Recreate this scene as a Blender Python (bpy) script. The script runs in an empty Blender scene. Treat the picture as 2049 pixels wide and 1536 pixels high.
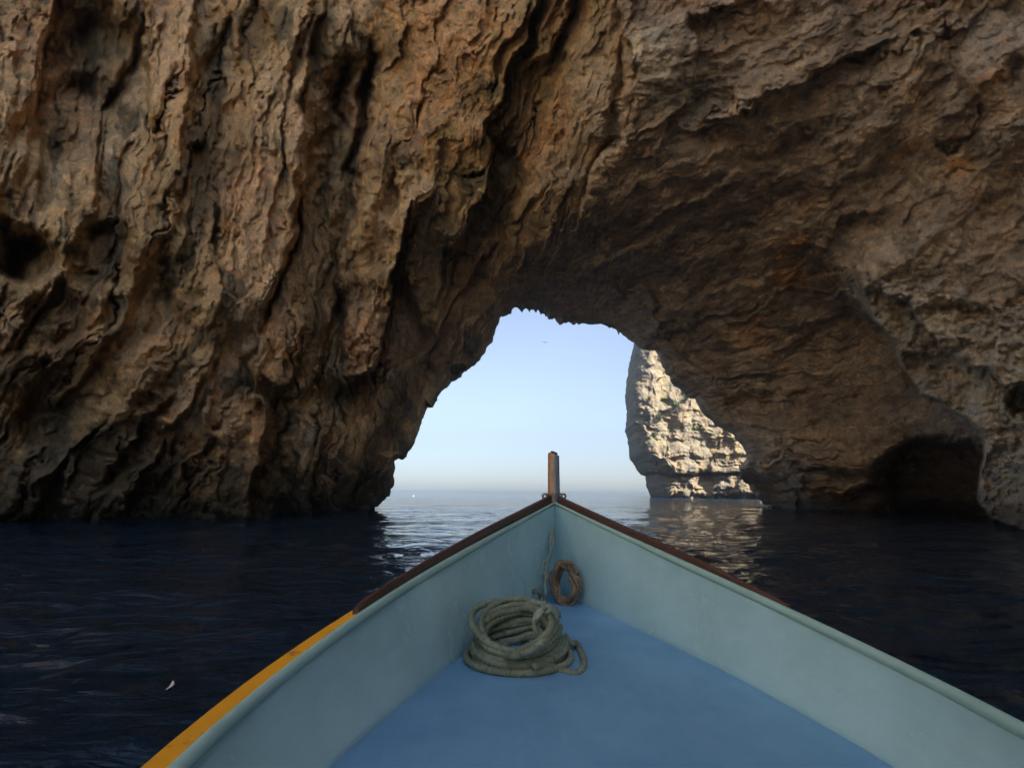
import bpy, math, random
import numpy as np
C = bpy.context.scene.collection
rng = np.random.default_rng(7)
random.seed(7)

# ------------------------------------------------------------------ camera model (photo pixels 2049 x 1536)
F = 1024.5; CX, CY = 1024.5, 768.0
EYE = np.array([0.0, 0.0, 1.6])
PITCH = math.atan(210.4/F); ROLL = math.radians(0.32)
f0 = np.array([0, math.cos(PITCH), math.sin(PITCH)])
r0 = np.array([1.0, 0, 0]); u0 = np.cross(r0, f0)
rgt = r0*math.cos(ROLL)+u0*math.sin(ROLL); upv = np.cross(rgt, f0)

def rays(px, py):
    px = np.asarray(px, float); py = np.asarray(py, float)
    return f0 + ((px-CX)/F)[..., None]*rgt - ((py-CY)/F)[..., None]*upv
def at_y(px, py, Y):
    d = rays(px, py); return EYE + d*(np.asarray(Y)/d[..., 1])[..., None]
def at_z(px, py, Z):
    d = rays(px, py); return EYE + d*((np.asarray(Z)-EYE[2])/d[..., 2])[..., None]
def proj(P):
    v = np.asarray(P, float)-EYE; w = v@f0
    return CX+F*(v@rgt)/w, CY-F*(v@upv)/w

# ------------------------------------------------------------------ noise
_perm = np.random.default_rng(3).permutation(1024).astype(np.int32)
_g = np.random.default_rng(4).normal(size=(1024, 3)); _g /= np.linalg.norm(_g, axis=1)[:, None]
_g = _g.astype(np.float32)
_a2 = np.random.default_rng(5).uniform(0, 2*math.pi, 1024); _g2x = np.cos(_a2).astype(np.float32)*1.35; _g2y = np.sin(_a2).astype(np.float32)*1.35
def perlin2(x, y, seed=0):
    xi = np.floor(x); yi = np.floor(y); xf = x-xi; yf = y-yi; xi = xi.astype(np.int32); yi = yi.astype(np.int32)
    u = xf*xf*xf*(xf*(xf*6-15)+10); v = yf*yf*yf*(yf*(yf*6-15)+10)
    pa = _perm[(xi+seed*57) & 1023]; pb = _perm[(xi+1+seed*57) & 1023]
    def cn(p, dx, dy):
        h = _perm[(p+yi+dy) & 1023]; return _g2x[h]*(xf-dx)+_g2y[h]*(yf-dy)
    a = cn(pa, 0, 0); a += u*(cn(pb, 1, 0)-a); b = cn(pa, 0, 1); b += u*(cn(pb, 1, 1)-b)
    return a+v*(b-a)
def perlin(x, y, z=0.0, seed=0):
    if np.ndim(z) == 0:                      # constant third coordinate: plain 2-D gradient noise, shifted
        return perlin2(np.asarray(x, np.float32)+np.float32(float(z)*37.3 % 500), np.asarray(y, np.float32)+np.float32(float(z)*91.7 % 500), seed)
    x = np.asarray(x, np.float32); y = np.asarray(y, np.float32); z = np.broadcast_to(np.asarray(z, np.float32), x.shape)
    xi = np.floor(x).astype(np.int32); yi = np.floor(y).astype(np.int32); zi = np.floor(z).astype(np.int32)
    xf = x-xi; yf = y-yi; zf = z-zi
    u = xf*xf*xf*(xf*(xf*6-15)+10); v = yf*yf*yf*(yf*(yf*6-15)+10); w = zf*zf*zf*(zf*(zf*6-15)+10)
    def cn(dx, dy, dz):
        h = _perm[(_perm[(_perm[(xi+dx+seed*57) & 1023]+yi+dy) & 1023]+zi+dz) & 1023]
        g = _g[h]
        return g[..., 0]*(xf-dx)+g[..., 1]*(yf-dy)+g[..., 2]*(zf-dz)
    L = lambda a, b, t: a+(b-a)*t
    if not np.any(zf):
        return L(L(cn(0,0,0), cn(1,0,0), u), L(cn(0,1,0), cn(1,1,0), u), v)*1.5
    return L(L(L(cn(0,0,0), cn(1,0,0), u), L(cn(0,1,0), cn(1,1,0), u), v),
             L(L(cn(0,0,1), cn(1,0,1), u), L(cn(0,1,1), cn(1,1,1), u), v), w)*1.5
def fbm(x, y, z=0.0, oct=5, gain=.5, lac=2.03, seed=0, ridge=False):
    s = 0; a = 1.0
    for i in range(oct):
        n = perlin(x, y, z, seed+i)
        s = s+a*((1-2*np.abs(n)*1.4) if ridge else n)
        x = x*lac; y = y*lac; z = np.asarray(z)*lac; a *= gain
    return s
def sstep(a, b, x):
    t = np.clip((x-a)/(b-a), 0, 1); return t*t*(3-2*t)
def billow_edge(n, k=.5):            # sharpened noise: broad flat planes with abrupt steps
    return np.tanh(n*4)*k + n*(1-k)

def facets(x, y, seed=0, k=14., tilt=.8):
    """broken planes: every cell of a jittered lattice is a small tilted slab, softly joined to its neighbours"""
    r_ = np.random.default_rng(900+seed); jx = r_.uniform(.1, .9, 1024).astype(np.float32); jy = r_.uniform(.1, .9, 1024).astype(np.float32)
    hh = r_.uniform(-1, 1, 1024).astype(np.float32); tx = (r_.normal(size=1024)*tilt).astype(np.float32); ty = (r_.normal(size=1024)*tilt).astype(np.float32)
    x = np.asarray(x, np.float32); y = np.asarray(y, np.float32); xi = np.floor(x); yi = np.floor(y); fx = x-xi; fy = y-yi; xi = xi.astype(np.int32); yi = yi.astype(np.int32)
    num = np.zeros_like(x); den = np.full_like(x, 1e-12)
    for i in (-1, 0, 1):
        pa = _perm[(xi+i+seed*31) & 1023]
        for j in (-1, 0, 1):
            h = _perm[(pa+yi+j) & 1023]; ddx = fx-i-jx[h]; ddy = fy-j-jy[h]
            w_ = np.exp(-k*(ddx*ddx+ddy*ddy)); num += w_*(hh[h]+tx[h]*ddx+ty[h]*ddy); den += w_
    return num/den
# ------------------------------------------------------------------ mesh helpers
def link(name, me, mat=None, parent=None):
    o = bpy.data.objects.new(name, me); C.objects.link(o)
    if mat and me is not None: me.materials.append(mat)
    if parent is not None: o.parent = parent
    return o
def tag(o, label=None, cat=None, group=None, kind=None):
    for k, v in (('label', label), ('category', cat), ('group', group), ('kind', kind)):
        if v: o[k] = v
    return o
def empty(name, loc=(0, 0, 0)):
    o = bpy.data.objects.new(name, None); C.objects.link(o); o.location = loc; o.empty_display_size = .1; return o
def grid_mesh(name, P, closed_u=False, smooth=True, col=None, flip=False):
    n, m = P.shape[:2]
    me = bpy.data.meshes.new(name)
    idx = np.arange(n*m, dtype=np.int32).reshape(n, m)
    if closed_u: idx = np.concatenate([idx, idx[:, :1]], 1)
    a = idx[:-1, :-1].ravel(); b = idx[:-1, 1:].ravel(); c = idx[1:, 1:].ravel(); d = idx[1:, :-1].ravel()
    q = np.stack([a, d, c, b] if flip else [a, b, c, d], 1)
    me.vertices.add(n*m); me.vertices.foreach_set('co', P.reshape(-1).astype(np.float32))
    me.loops.add(q.size); me.loops.foreach_set('vertex_index', q.ravel().astype(np.int32))
    me.polygons.add(len(q)); me.polygons.foreach_set('loop_start', np.arange(0, q.size, 4, dtype=np.int32))
    me.polygons.foreach_set('use_smooth', np.full(len(q), smooth))
    if col is not None:
        ca = me.color_attributes.new('albedo', 'FLOAT_COLOR', 'POINT')
        cc = np.ones((n*m, 4), np.float32); cc[:, :3] = col.reshape(-1, 3); ca.data.foreach_set('color', cc.ravel())
    me.update(calc_edges=True); me.validate()
    return me
class MB:
    def __init__(s): s.v = []; s.f = []
    def add(s, vs, fs):
        k = len(s.v); s.v += [tuple(map(float, p)) for p in vs]; s.f += [tuple(i+k for i in q) for q in fs]
    def grid(s, P, closed=False, cap=False):
        P = np.asarray(P, float); n, m = P.shape[:2]; fs = []
        for i in range(n-1):
            for j in range(m if closed else m-1):
                j2 = (j+1) % m; fs.append((i*m+j, i*m+j2, (i+1)*m+j2, (i+1)*m+j))
        if cap: fs += [tuple(range(m))[::-1], tuple((n-1)*m+j for j in range(m))]
        s.add(P.reshape(-1, 3), fs)
    def build(s, name, mat, parent=None, smooth=True, angle=None, bevel=0):
        me = bpy.data.meshes.new(name); me.from_pydata(s.v, [], s.f); me.update()
        import bmesh
        bm = bmesh.new(); bm.from_mesh(me); bmesh.ops.recalc_face_normals(bm, faces=bm.faces); bm.to_mesh(me); bm.free()
        if smooth:
            me.polygons.foreach_set('use_smooth', [True]*len(me.polygons))
            if angle: me.set_sharp_from_angle(angle=math.radians(angle))
        o = link(name, me, mat, parent)
        if bevel:
            b = o.modifiers.new('bevel', 'BEVEL'); b.width = bevel; b.segments = 2; b.limit_method = 'ANGLE'; b.angle_limit = math.radians(40)
        return o
def frames(path):
    P = np.asarray(path, float); T = np.gradient(P, axis=0); T /= np.linalg.norm(T, axis=1)[:, None]
    n = np.cross(T[0], [0, 0, 1.0]);
    if np.linalg.norm(n) < .1: n = np.cross(T[0], [1.0, 0, 0])
    N = []
    for t in T:
        n = n-t*(n@t); n /= np.linalg.norm(n); N.append(n.copy())
    N = np.array(N); return P, T, N, np.cross(T, N)
def resample(path, step):
    P = np.asarray(path, float)
    # catmull-rom, then even steps
    Q = np.vstack([2*P[0]-P[1], P, 2*P[-1]-P[-2]]); out = []
    for i in range(1, len(Q)-2):
        for t in np.linspace(0, 1, 12, endpoint=False):
            a, b, c, d = Q[i-1:i+3]
            out.append(.5*((2*b)+(c-a)*t+(2*a-5*b+4*c-d)*t*t+(3*b-a-3*c+d)*t**3))
    out.append(P[-1]); out = np.array(out)
    L = np.r_[0, np.cumsum(np.linalg.norm(np.diff(out, axis=0), axis=1))]
    n = max(4, int(L[-1]/step)); s = np.linspace(0, L[-1], n)
    return np.stack([np.interp(s, L, out[:, k]) for k in range(3)], 1)
def rope_grid(path, r, pitch=None, strands=3, nseg=14, step=None, lay=.16):
    pitch = pitch or r*6; step = step or r*.55
    P = resample(path, step); P, T, N, B = frames(P)
    s = np.r_[0, np.cumsum(np.linalg.norm(np.diff(P, axis=0), axis=1))]
    th = np.linspace(0, 2*math.pi, nseg, endpoint=False)
    rr = r*(1-lay+lay*2*np.abs(np.cos(strands/2*(th[None]-s[:, None]*2*math.pi/pitch)))-lay*.3)
    rr[0] *= .45; rr[-1] *= .45
    return P[:, None]+rr[..., None]*(np.cos(th)[None, :, None]*N[:, None]+np.sin(th)[None, :, None]*B[:, None])

# ------------------------------------------------------------------ materials
class NT:
    def __init__(s, name):
        s.m = bpy.data.materials.new(name); s.m.use_nodes = True; s.t = s.m.node_tree; s.n = s.t.nodes
        s.p = s.n['Principled BSDF']
    def node(s, typ, **kw):
        n = s.n.new(typ)
        for k, v in kw.items():
            if k in n.inputs: n.inputs[k].default_value = v
            else: setattr(n, k, v)
        return n
    def l(s, a, b): s.t.links.new(a, b)
    def noise(s, vec, scale, detail=4, rough=.55, dist=0):
        n = s.node('ShaderNodeTexNoise'); n.inputs['Scale'].default_value = scale; n.inputs['Detail'].default_value = detail
        n.inputs['Roughness'].default_value = rough; n.inputs['Distortion'].default_value = dist
        if vec is not None: s.l(vec, n.inputs['Vector'])
        return n.outputs['Fac']
    def mapping(s, vec, scale=(1, 1, 1), rot=(0, 0, 0)):
        n = s.node('ShaderNodeMapping'); n.inputs['Scale'].default_value = scale; n.inputs['Rotation'].default_value = rot
        s.l(vec, n.inputs['Vector']); return n.outputs[0]
    def coord(s): return s.node('ShaderNodeTexCoord').outputs['Object']
    def ramp(s, fac, stops):
        n = s.node('ShaderNodeValToRGB'); e = n.color_ramp.elements
        while len(e) < len(stops): e.new(.5)
        for k, (p, c) in enumerate(stops):
            e[k].position = p; e[k].color = (*c, 1) if len(c) == 3 else c
        s.l(fac, n.inputs[0]); return n.outputs[0]
    def mix(s, fac, a, b, mode='MIX'):
        n = s.node('ShaderNodeMix', data_type='RGBA', blend_type=mode)
        for sock, v in ((n.inputs[0], fac), (n.inputs[6], a), (n.inputs[7], b)):
            if hasattr(v, 'node'): s.l(v, sock)
            elif isinstance(v, (tuple, list)): sock.default_value = (*v, 1)
            else: sock.default_value = v
        return n.outputs[2]
    def math(s, op, a, b=0.0):
        n = s.node('ShaderNodeMath', operation=op)
        for k, v in enumerate((a, b)):
            if hasattr(v, 'node'): s.l(v, n.inputs[k])
            else: n.inputs[k].default_value = v
        return n.outputs[0]
    def bump(s, h, strength, dist, prev=None):
        n = s.node('ShaderNodeBump'); n.inputs['Strength'].default_value = strength; n.inputs['Distance'].default_value = dist
        s.l(h, n.inputs['Height'])
        if prev is not None: s.l(prev, n.inputs['Normal'])
        return n.outputs[0]
    def out(s, col=None, rough=None, nrm=None, **kw):
        for sock, v in (('Base Color', col), ('Roughness', rough), ('Normal', nrm)):
            if v is None: continue
            if hasattr(v, 'node'): s.l(v, s.p.inputs[sock])
            elif isinstance(v, (tuple, list)): s.p.inputs[sock].default_value = (*v, 1)
            else: s.p.inputs[sock].default_value = v
        for k, v in kw.items(): s.p.inputs[k.replace('_', ' ')].default_value = v
        return s.m

def rock_mat(name, sc=1.0, pits=.5):
    t = NT(name); co = t.coord()
    at = t.node('ShaderNodeAttribute', attribute_name='albedo').outputs['Color']
    n1 = t.noise(co, 1.1*sc, 8, .68); n2 = t.noise(co, 8*sc, 8, .78); n3 = t.noise(co, .45*sc, 4, .6, 1.5)
    c = t.mix(1.0, at, t.ramp(n1, [(.28, (.62, .60, .60)), (.5, (1.1, 1.08, 1.05)), (.72, (1.6, 1.55, 1.45))]), 'MULTIPLY')
    c = t.mix(.8, c, t.ramp(n2, [(.3, (.6, .58, .57)), (.5, (1.05, 1.05, 1.05)), (.7, (1.4, 1.38, 1.3))]), 'MULTIPLY')
    c = t.mix(.6, c, t.ramp(n3, [(.36, (.62, .64, .66)), (.5, (1, 1, 1)), (.64, (1.25, 1.05, .85))]), 'MULTIPLY')
    v = t.node('ShaderNodeTexVoronoi', feature='F1'); v.inputs['Scale'].default_value = 3.2*sc; t.l(co, v.inputs['Vector'])
    b = t.bump(t.noise(co, 1.2*sc, 10, .66), .7, .6/sc)
    b = t.bump(v.outputs['Distance'], .22*pits*2, .2/sc, b)
    b = t.bump(t.noise(co, 7*sc, 8, .75), 1.0, .16/sc, b)
    return t.out(c, .88, b, Specular_IOR_Level=.25)
ROCK = rock_mat('cave_limestone')
CLIFFM = rock_mat('pale_limestone', .55)

def poly_field(px, py, pts, close=False):
    """distance, sign and arclength fraction to a polyline"""
    pts = np.asarray(pts, float); L = np.r_[0, np.cumsum(np.linalg.norm(np.diff(pts, axis=0), axis=1))]
    best = np.full(px.shape, 1e9, np.float32); sg = np.zeros(px.shape, np.float32); uu = np.zeros(px.shape, np.float32)
    for i in range(len(pts)-1):
        a, b = pts[i], pts[i+1]; d = b-a; l2 = d@d
        t = np.clip(((px-a[0])*d[0]+(py-a[1])*d[1])/l2, 0, 1)
        qx = px-a[0]-t*d[0]; qy = py-a[1]-t*d[1]; dist = np.sqrt(qx*qx+qy*qy)
        c = d[0]*qy-d[1]*qx
        m = dist < best-1e-4
        best = np.where(m, dist, best); sg = np.where(m, np.sign(c), sg); uu = np.where(m, (L[i]+t*(L[i+1]-L[i]))/L[-1], uu)
    return best, sg, uu
def tps(ctrl, vals, X, Y):
    c = np.asarray(ctrl, float)/1000; n = len(c)
    def U(r2): return .5*r2*np.log(np.maximum(r2, 1e-9))
    K = U(((c[:, None]-c[None])**2).sum(-1))+np.eye(n)*2e-3
    A = np.zeros((n+3, n+3)); A[:n, :n] = K; A[:n, n] = 1; A[:n, n+1:] = c; A[n, :n] = 1; A[n+1:, :n] = c.T
    w = np.linalg.solve(A, np.r_[vals, 0, 0, 0])
    x = X/1000; y = Y/1000; s = w[n]+w[n+1]*x+w[n+2]*y
    for i in range(n): s = s+w[i]*U((x-c[i, 0])**2+(y-c[i, 1])**2)
    return s

# ------------------------------------------------------------------ the sea cave
RIM = [(728,1070),(733,1040),(739,1018),(752,1008),(768,990),(775,975),(781,968),(779,950),(783,930),(781,915),(790,910),(800,911),(815,898),
 (828,870),(838,840),(848,808),(853,800),(858,802),(862,808),(870,792),(880,775),(892,768),(897,752),(915,748),(925,738),(945,728),
 (962,708),(972,690),(985,665),(995,640),(1005,615),(1012,611),(1022,608),(1030,600),(1040,602),(1049,606),(1056,600),(1068,598),
 (1082,601),(1095,612),(1103,624),(1130,630),(1150,634),(1165,633),(1185,638),(1210,637),(1225,645),(1240,650),(1262,662),(1280,672),
 (1292,686),(1310,691),(1325,695),(1337,718),(1348,743),(1367,764),(1390,780),(1404,787),(1415,806),(1425,827),(1450,847),(1475,856),(1492,866),
 (1508,885),(1516,906),(1508,922),(1498,934),(1500,954),(1521,970),(1533,993),(1546,1008),(1575,1018),(1590,1040),(1600,1070)]
NS, NTT = 1500, 640
rim = np.array(RIM, float); L = np.r_[0, np.cumsum(np.linalg.norm(np.diff(rim, axis=0), axis=1))]
s = np.linspace(0, L[-1], NS); rx = np.interp(s, L, rim[:, 0]); ry = np.interp(s, L, rim[:, 1])
# jagged lip with small drips along the roof of the arch
rx = rx+2.6*fbm(s/17, s*0, oct=3, seed=11); jag = fbm(s/15, s*0+3.3, oct=4, gain=.6, seed=17)
roof = sstep(990, 1015, rx)*(1-sstep(1270, 1300, rx))
ry = ry+2.6*jag*(1-roof*.5)
drip = np.zeros(NS)
for k in range(36):
    c0 = random.uniform(995, 1285); h = random.choice([3, 4, 5, 6, 8, 11])*random.uniform(.6, 1.1); w = random.uniform(1.3, 2.6)+h*.1
    drip = np.maximum(drip, h*np.clip(1-np.abs(rx-c0)/w, 0, 1))
ry = ry+drip*roof
ang = np.unwrap(np.arctan2(-(ry-975), rx-1125))
ang = np.convolve(np.pad(ang, 60, mode='edge'), np.ones(121)/121, 'valid')
ang = np.minimum.accumulate(ang)
a0, a1 = ang[0], ang[-1]
ang = (ang-a1)/(a0-a1)*(math.pi+.16)-.08
ang = .55*ang+.45*np.linspace(math.pi+.08, -.08, NS)
dx = np.cos(ang); dy = -np.sin(ang)
k = np.minimum(2000/np.maximum(np.abs(dx), 1e-3), np.where(dy < 0, 1700/np.maximum(-dy, 1e-3), 1e9))
k = np.minimum(k, 2150)
ox = 1125+dx*k; oy = 975+dy*k
tt = np.linspace(0, 1, NTT)**1.22
PX = rx[None]*(1-tt[:, None])+ox[None]*tt[:, None]
PY = ry[None]*(1-tt[:, None])+oy[None]*tt[:, None]
PX = PX.astype(np.float32); PY = PY.astype(np.float32)
def Yw(px, py): return at_z(px, py, 0.0)[..., 1]
ctrl = []; val = []
def cp(px, py, Y=None, z=None, w=False):
    if w: Y = float(Yw(px, py))
    if z is not None: Y = float(at_z(px, py, z)[..., 1])
    ctrl.append((px, py)); val.append(math.log(Y))
for p in [(-900,1125),(-400,1085),(0,1043),(300,1037),(480,1033),(600,1026),(739,1018),(1546,1011),(1600,1020),(1700,1023),(1850,1023),(2300,1095),(2900,1130)]: cp(*p, w=True)
for p in [(781,940,39),(860,800,40),(990,650,41),(1060,600,42),(1240,650,43),(1350,750,44),(1450,850,45),(1517,930,45),
          (800,700,37),(770,880,36.5),(700,940,34),(740,700,31.5),(700,500,30),(700,250,28.5),(700,0,27),(700,-400,22),(640,850,31.5),
          (500,900,28),(500,600,25.5),(500,300,26.5),(500,0,28.5),(500,-400,28),(200,900,25.5),(200,600,22),(200,300,23.5),(200,0,26),(200,-400,24),
          (-200,900,20.5),(-200,300,20),(-200,-200,21),(-900,1000,10.5),(-900,300,11),(-900,-700,10),(0,700,22),
          (850,500,35),(900,250,27),(850,0,22),(1000,0,21),(1000,-400,17),(1000,400,29),
          (1600,700,38),(1680,850,39),(1600,960,42),(1750,650,33),(1850,720,30),(1880,950,36),(1780,930,38),(1950,500,24),(2300,700,20),(2900,900,11),(2900,-700,12),(2400,200,16.5)]: cp(p[0], p[1], Y=p[2])
for p in [(1100,480,16.5),(1300,470,16.5),(1300,200,19),(1300,-200,25),(1500,500,16.2),(1500,150,20),(1500,-600,32),(1750,0,22.5),(1750,300,17.6),(2100,-600,31),(2000,150,18.5)]: cp(p[0], p[1], z=p[2])
LD = tps(ctrl, val, PX, PY)
D = np.exp(LD).astype(np.float32)

# irregular coordinates for every traced feature
WX = PX+16*fbm(PX/70, PY/90, 1.3, 3, seed=21)+4*fbm(PX/14, PY/17, 2.1, 3, seed=24)
WY = PY+16*fbm(PX/80, PY/80, 5.7, 3, seed=27)+4*fbm(PX/15, PY/15, 8.4, 3, seed=30)
relief = np.zeros_like(D)
def lip(pts, near, A, w, sharp=3.0, back=.45):
    """a slab edge: the side given by near (+1 left of the path, -1 right) swells towards the cave, then drops at the line"""
    d, sg, u = poly_field(WX, WY, pts); sd = d*sg*near
    tp = np.clip(u/.14, 0, 1)*np.clip((1-u)/.14, 0, 1)
    h = np.where(sd > 0, -np.exp(-sd/w), back*np.exp(sd/(w*.5)))
    sm = sstep(-sharp, sharp, sd); h = (-np.exp(-np.abs(sd)/w))*sm+(back*np.exp(-np.abs(sd)/(w*.5)))*(1-sm)
    return A*h*tp
def crev(pts, A, w):
    d, sg, u = poly_field(WX, WY, pts)
    return A*np.exp(-(d/w)**1.6)*np.clip(u/.12, 0, 1)*np.clip((1-u)/.12, 0, 1)
def blob(cx, cy, ax, ay, A, rot=0, hard=.35):
    c, s_ = math.cos(rot), math.sin(rot); x = (WX-cx)*c+(WY-cy)*s_; y = -(WX-cx)*s_+(WY-cy)*c
    r = np.sqrt((x/ax)**2+(y/ay)**2); return A*(1-sstep(1-hard, 1+hard, r))
F_ = []
F_ += [crev([(738,30),(739,160),(722,260),(700,340),(690,430),(672,520),(682,620),(695,720),(700,820)], 3.6, 17)]
F_ += [crev([(700,90),(678,220),(655,330),(640,430),(636,540),(650,660),(665,780),(640,900)], 4.2, 40)]
F_ += [lip([(655,-60),(632,60),(618,140),(600,215),(630,290),(600,400),(578,520),(530,640),(500,710)], 1, 1.7, 85)]
F_ += [crev([(600,400),(585,500),(540,610),(515,680)], 2.6, 10)]
F_ += [lip([(830,400),(790,500),(775,600),(752,690),(745,742),(700,765),(672,800)], 1, 4.0, 60, 3, .9)]
F_ += [lip([(1095,-60),(1042,90),(1000,180),(978,260),(992,300),(960,400),(930,470),(890,560)], 1, 1.5, 120, 4)]
F_ += [lip([(880,370),(812,470),(788,560),(770,620)], 1, 1.0, 40)]
F_ += [lip([(1000,470),(940,560),(900,640),(850,720)], 1, 1.1, 50)]
F_ += [blob(200,130,95,100,2.4), blob(150,240,110,75,2.0,-.4), blob(60,520,60,45,2.5), blob(110,640,60,70,1.6,.5), blob(20,500,60,50,1.5), blob(850,850,70,150,1.6,.5,.5), blob(120,800,120,60,1.2,-.6,.5), blob(300,620,40,110,1.6,.5,.5), blob(215,520,60,60,1.4)]
F_ += [lip([(300,-60),(288,120),(302,230),(285,330),(240,440),(190,520)], -1, 1.3, 70)]
F_ += [lip([(395,-40),(380,80),(372,160),(400,260),(370,360),(330,450)], 1, .9, 50)]
F_ += [lip([(480,-60),(545,60),(550,140),(500,280),(440,400),(425,520)], -1, 1.2, 60)]
F_ += [lip([(430,400),(425,500),(440,580),(480,610),(500,590),(520,560)], 1, .9, 40)]
F_ += [lip([(600,620),(600,700),(590,750),(560,770),(525,750)], 1, 1.0, 45)]
F_ += [lip([(420,540),(340,690),(250,800),(170,900)], -1, 1.1, 50), lip([(350,770),(262,880),(190,965)], 1, 1.0, 30), lip([(335,870),(290,950),(240,1035)], 1, 1.1, 28),
       lip([(250,640),(170,740),(90,830)], 1, .9, 35), lip([(120,560),(60,640),(20,700)], 1, 1.1, 30), lip([(200,850),(120,930),(60,990)], 1, .8, 30)]
F_ += [lip([(470,770),(532,800),(527,900),(502,980),(492,1060)], 1, 2.4, 75, 3, .5), lip([(430,790),(405,850),(395,905),(350,960),(335,1060)], -1, 1.0, 30)]
F_ += [crev([(565,760),(560,880),(545,1050)], 1.8, 26), lip([(672,800),(650,880),(630,960),(610,1060)], 1, 1.6, 45), crev([(340,560),(350,650),(345,760),(300,850)], 1.2, 26)]
# right-hand ceiling and wall
F_ += [lip([(1800,80),(1750,95),(1640,140),(1540,190),(1470,225),(1400,240)], 1, .9, 80), lip([(1370,20),(1392,90),(1392,160),(1345,225),(1310,330)], 1, .6, 60)]
F_ += [lip([(1245,-40),(1240,60),(1285,130),(1270,230),(1200,330),(1140,480)], -1, .7, 70), crev([(1250,80),(1240,200),(1215,300),(1160,430)], .8, 12)]
F_ += [lip([(1480,640),(1560,580),(1640,570),(1730,590)], 1, 1.4, 80), lip([(1560,480),(1650,500),(1690,440),(1780,400)], -1, .7, 60)]
F_ += [lip([(1290,560),(1320,640),(1380,720),(1440,780),(1500,850)], 1, .8, 50), blob(1345,665,26,18,1.2)]
BUT = [(2110,180),(2010,330),(1900,420),(1780,480),(1690,530),(1698,575),(1745,640),(1790,690),(1802,725),(1842,792),(1885,808),(1938,838),(1962,862),(1968,905),(1962,960),(1957,1000),(1985,1040),(2040,1060),(2110,1085),(2200,1110)]
BX, BY = WX, WY
d, sg, u = poly_field(PX*.6+WX*.4, PY*.6+WY*.4, BUT)
soft = 3.5+75*(1-sstep(.36, .5, u)); side = sstep(-1, 1, d*sg/soft)          # left of the path (heading down) is +, i.e. the near side is on its right
inside = 1-side
amp = sstep(.12, .5, u)
buttress = inside*amp
F_ += [-8.0*buttress*(.35+.65*np.exp(-d/260.))]
F_ += [blob(1880,765,75,55,1.6,.25)*inside, lip([(1700,560),(1800,600),(1880,690),(1960,740),(2040,800)], 1, -1.2, 60)*inside, blob(2045,800,26,30,2.5)*inside]
cav = [(1745,905),(1775,880),(1830,868),(1900,870),(1975,880),(1985,1035),(1900,1035),(1800,1035),(1770,1000),(1785,965)]
cav_m = sstep(-.05, 1.0, 1-np.sqrt(((WX-1885)/128)**2+((WY-965)/98)**2)*1.0+.15)*side
F_ += [9*sstep(0, .45, cav_m)]
F_ += [lip([(1440,960),(1520,972),(1600,985),(1700,990),(1800,985)], 1, -.0, 40)]
ledge = sstep(975, 992, WY)*sstep(1500, 1560, WX)*side*(1-sstep(0, .3, cav_m))
F_ += [1.3*ledge, lip([(1470,925),(1560,915),(1650,930),(1720,930),(1790,960)], 1, .8, 30)*side]
for f in F_: relief += f

# procedural folds: steep curtains at the left, sloping strata at the right
wl = 1-sstep(980, 1330, PX+.25*(PY-400)); wr = 1-wl
th = .16+.36*sstep(650, 100, PX)*sstep(300, 850, PY)+.18*sstep(700, 1000, PX)
cx_, sx_ = np.cos(th), np.sin(th)
a = (WX-450)*cx_+(WY-550)*sx_; b = -(WX-450)*sx_+(WY-550)*cx_
lo = 1+.8*sstep(500, 200, PX)*sstep(400, 800, PY)
wa = a+10*fbm(a/90, b/140, 12.1, 2, seed=240); wb = b+30*fbm(a/70, b/110, 15.1, 3, seed=244)
wa2 = a+3.5*fbm(a/26, b/40, 12.1, 2, seed=247); wb2 = b+8*fbm(a/30, b/40, 15.1, 2, seed=250)
foldL = .8*fbm(a/150, b/500*lo, .5, 3, seed=41)+1.05*facets(wa/100, wb/460*lo, 1, 34)+.42*facets(wa2/34, wb2/190*lo, 2, 34)+.15*facets(wa2/14, wb2/62, 3, 26)+.05*facets(a/7, b/20, 4, 18)
th2 = -.42-.2*sstep(1500, 2000, PX)+.5*sstep(600, 900, PY)
c2, s2 = np.cos(th2), np.sin(th2)
a2 = (WX-1650)*c2+(WY-620)*s2; b2 = -(WX-1650)*s2+(WY-620)*c2
foldR = .9*fbm(a2/260, b2/130, 9.5, 3, seed=51)+.36*facets((a2+16*fbm(a2/90, b2/90, 3, 2, seed=253))/150, (b2+7*fbm(a2/90, b2/90, 6, 2, seed=256))/62, 5, 22)+.12*facets((a2+5*fbm(a2/30, b2/30, 3, 2, seed=259))/62, (b2+2.0*fbm(a2/30, b2/30, 8, 2, seed=262))/20, 6, 18)+.045*facets(a2/24, b2/9, 7, 14)+.02*facets(a2/9, b2/6, 8, 12)
lump = -.9*np.abs(fbm(PX/75, PY/75, 3.3, 2, seed=61))+-.5*np.abs(fbm(PX/28, PY/28, 6.6, 3, seed=64))
foldR = foldR*(1-.6*buttress)+buttress*(lump*1.2+.5)
foldL = foldL*(1-.35*sstep(650, 350, PX)*sstep(350, 700, PY))
relief += (wl*foldL+wr*foldR)*(D/30)**.7
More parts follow.
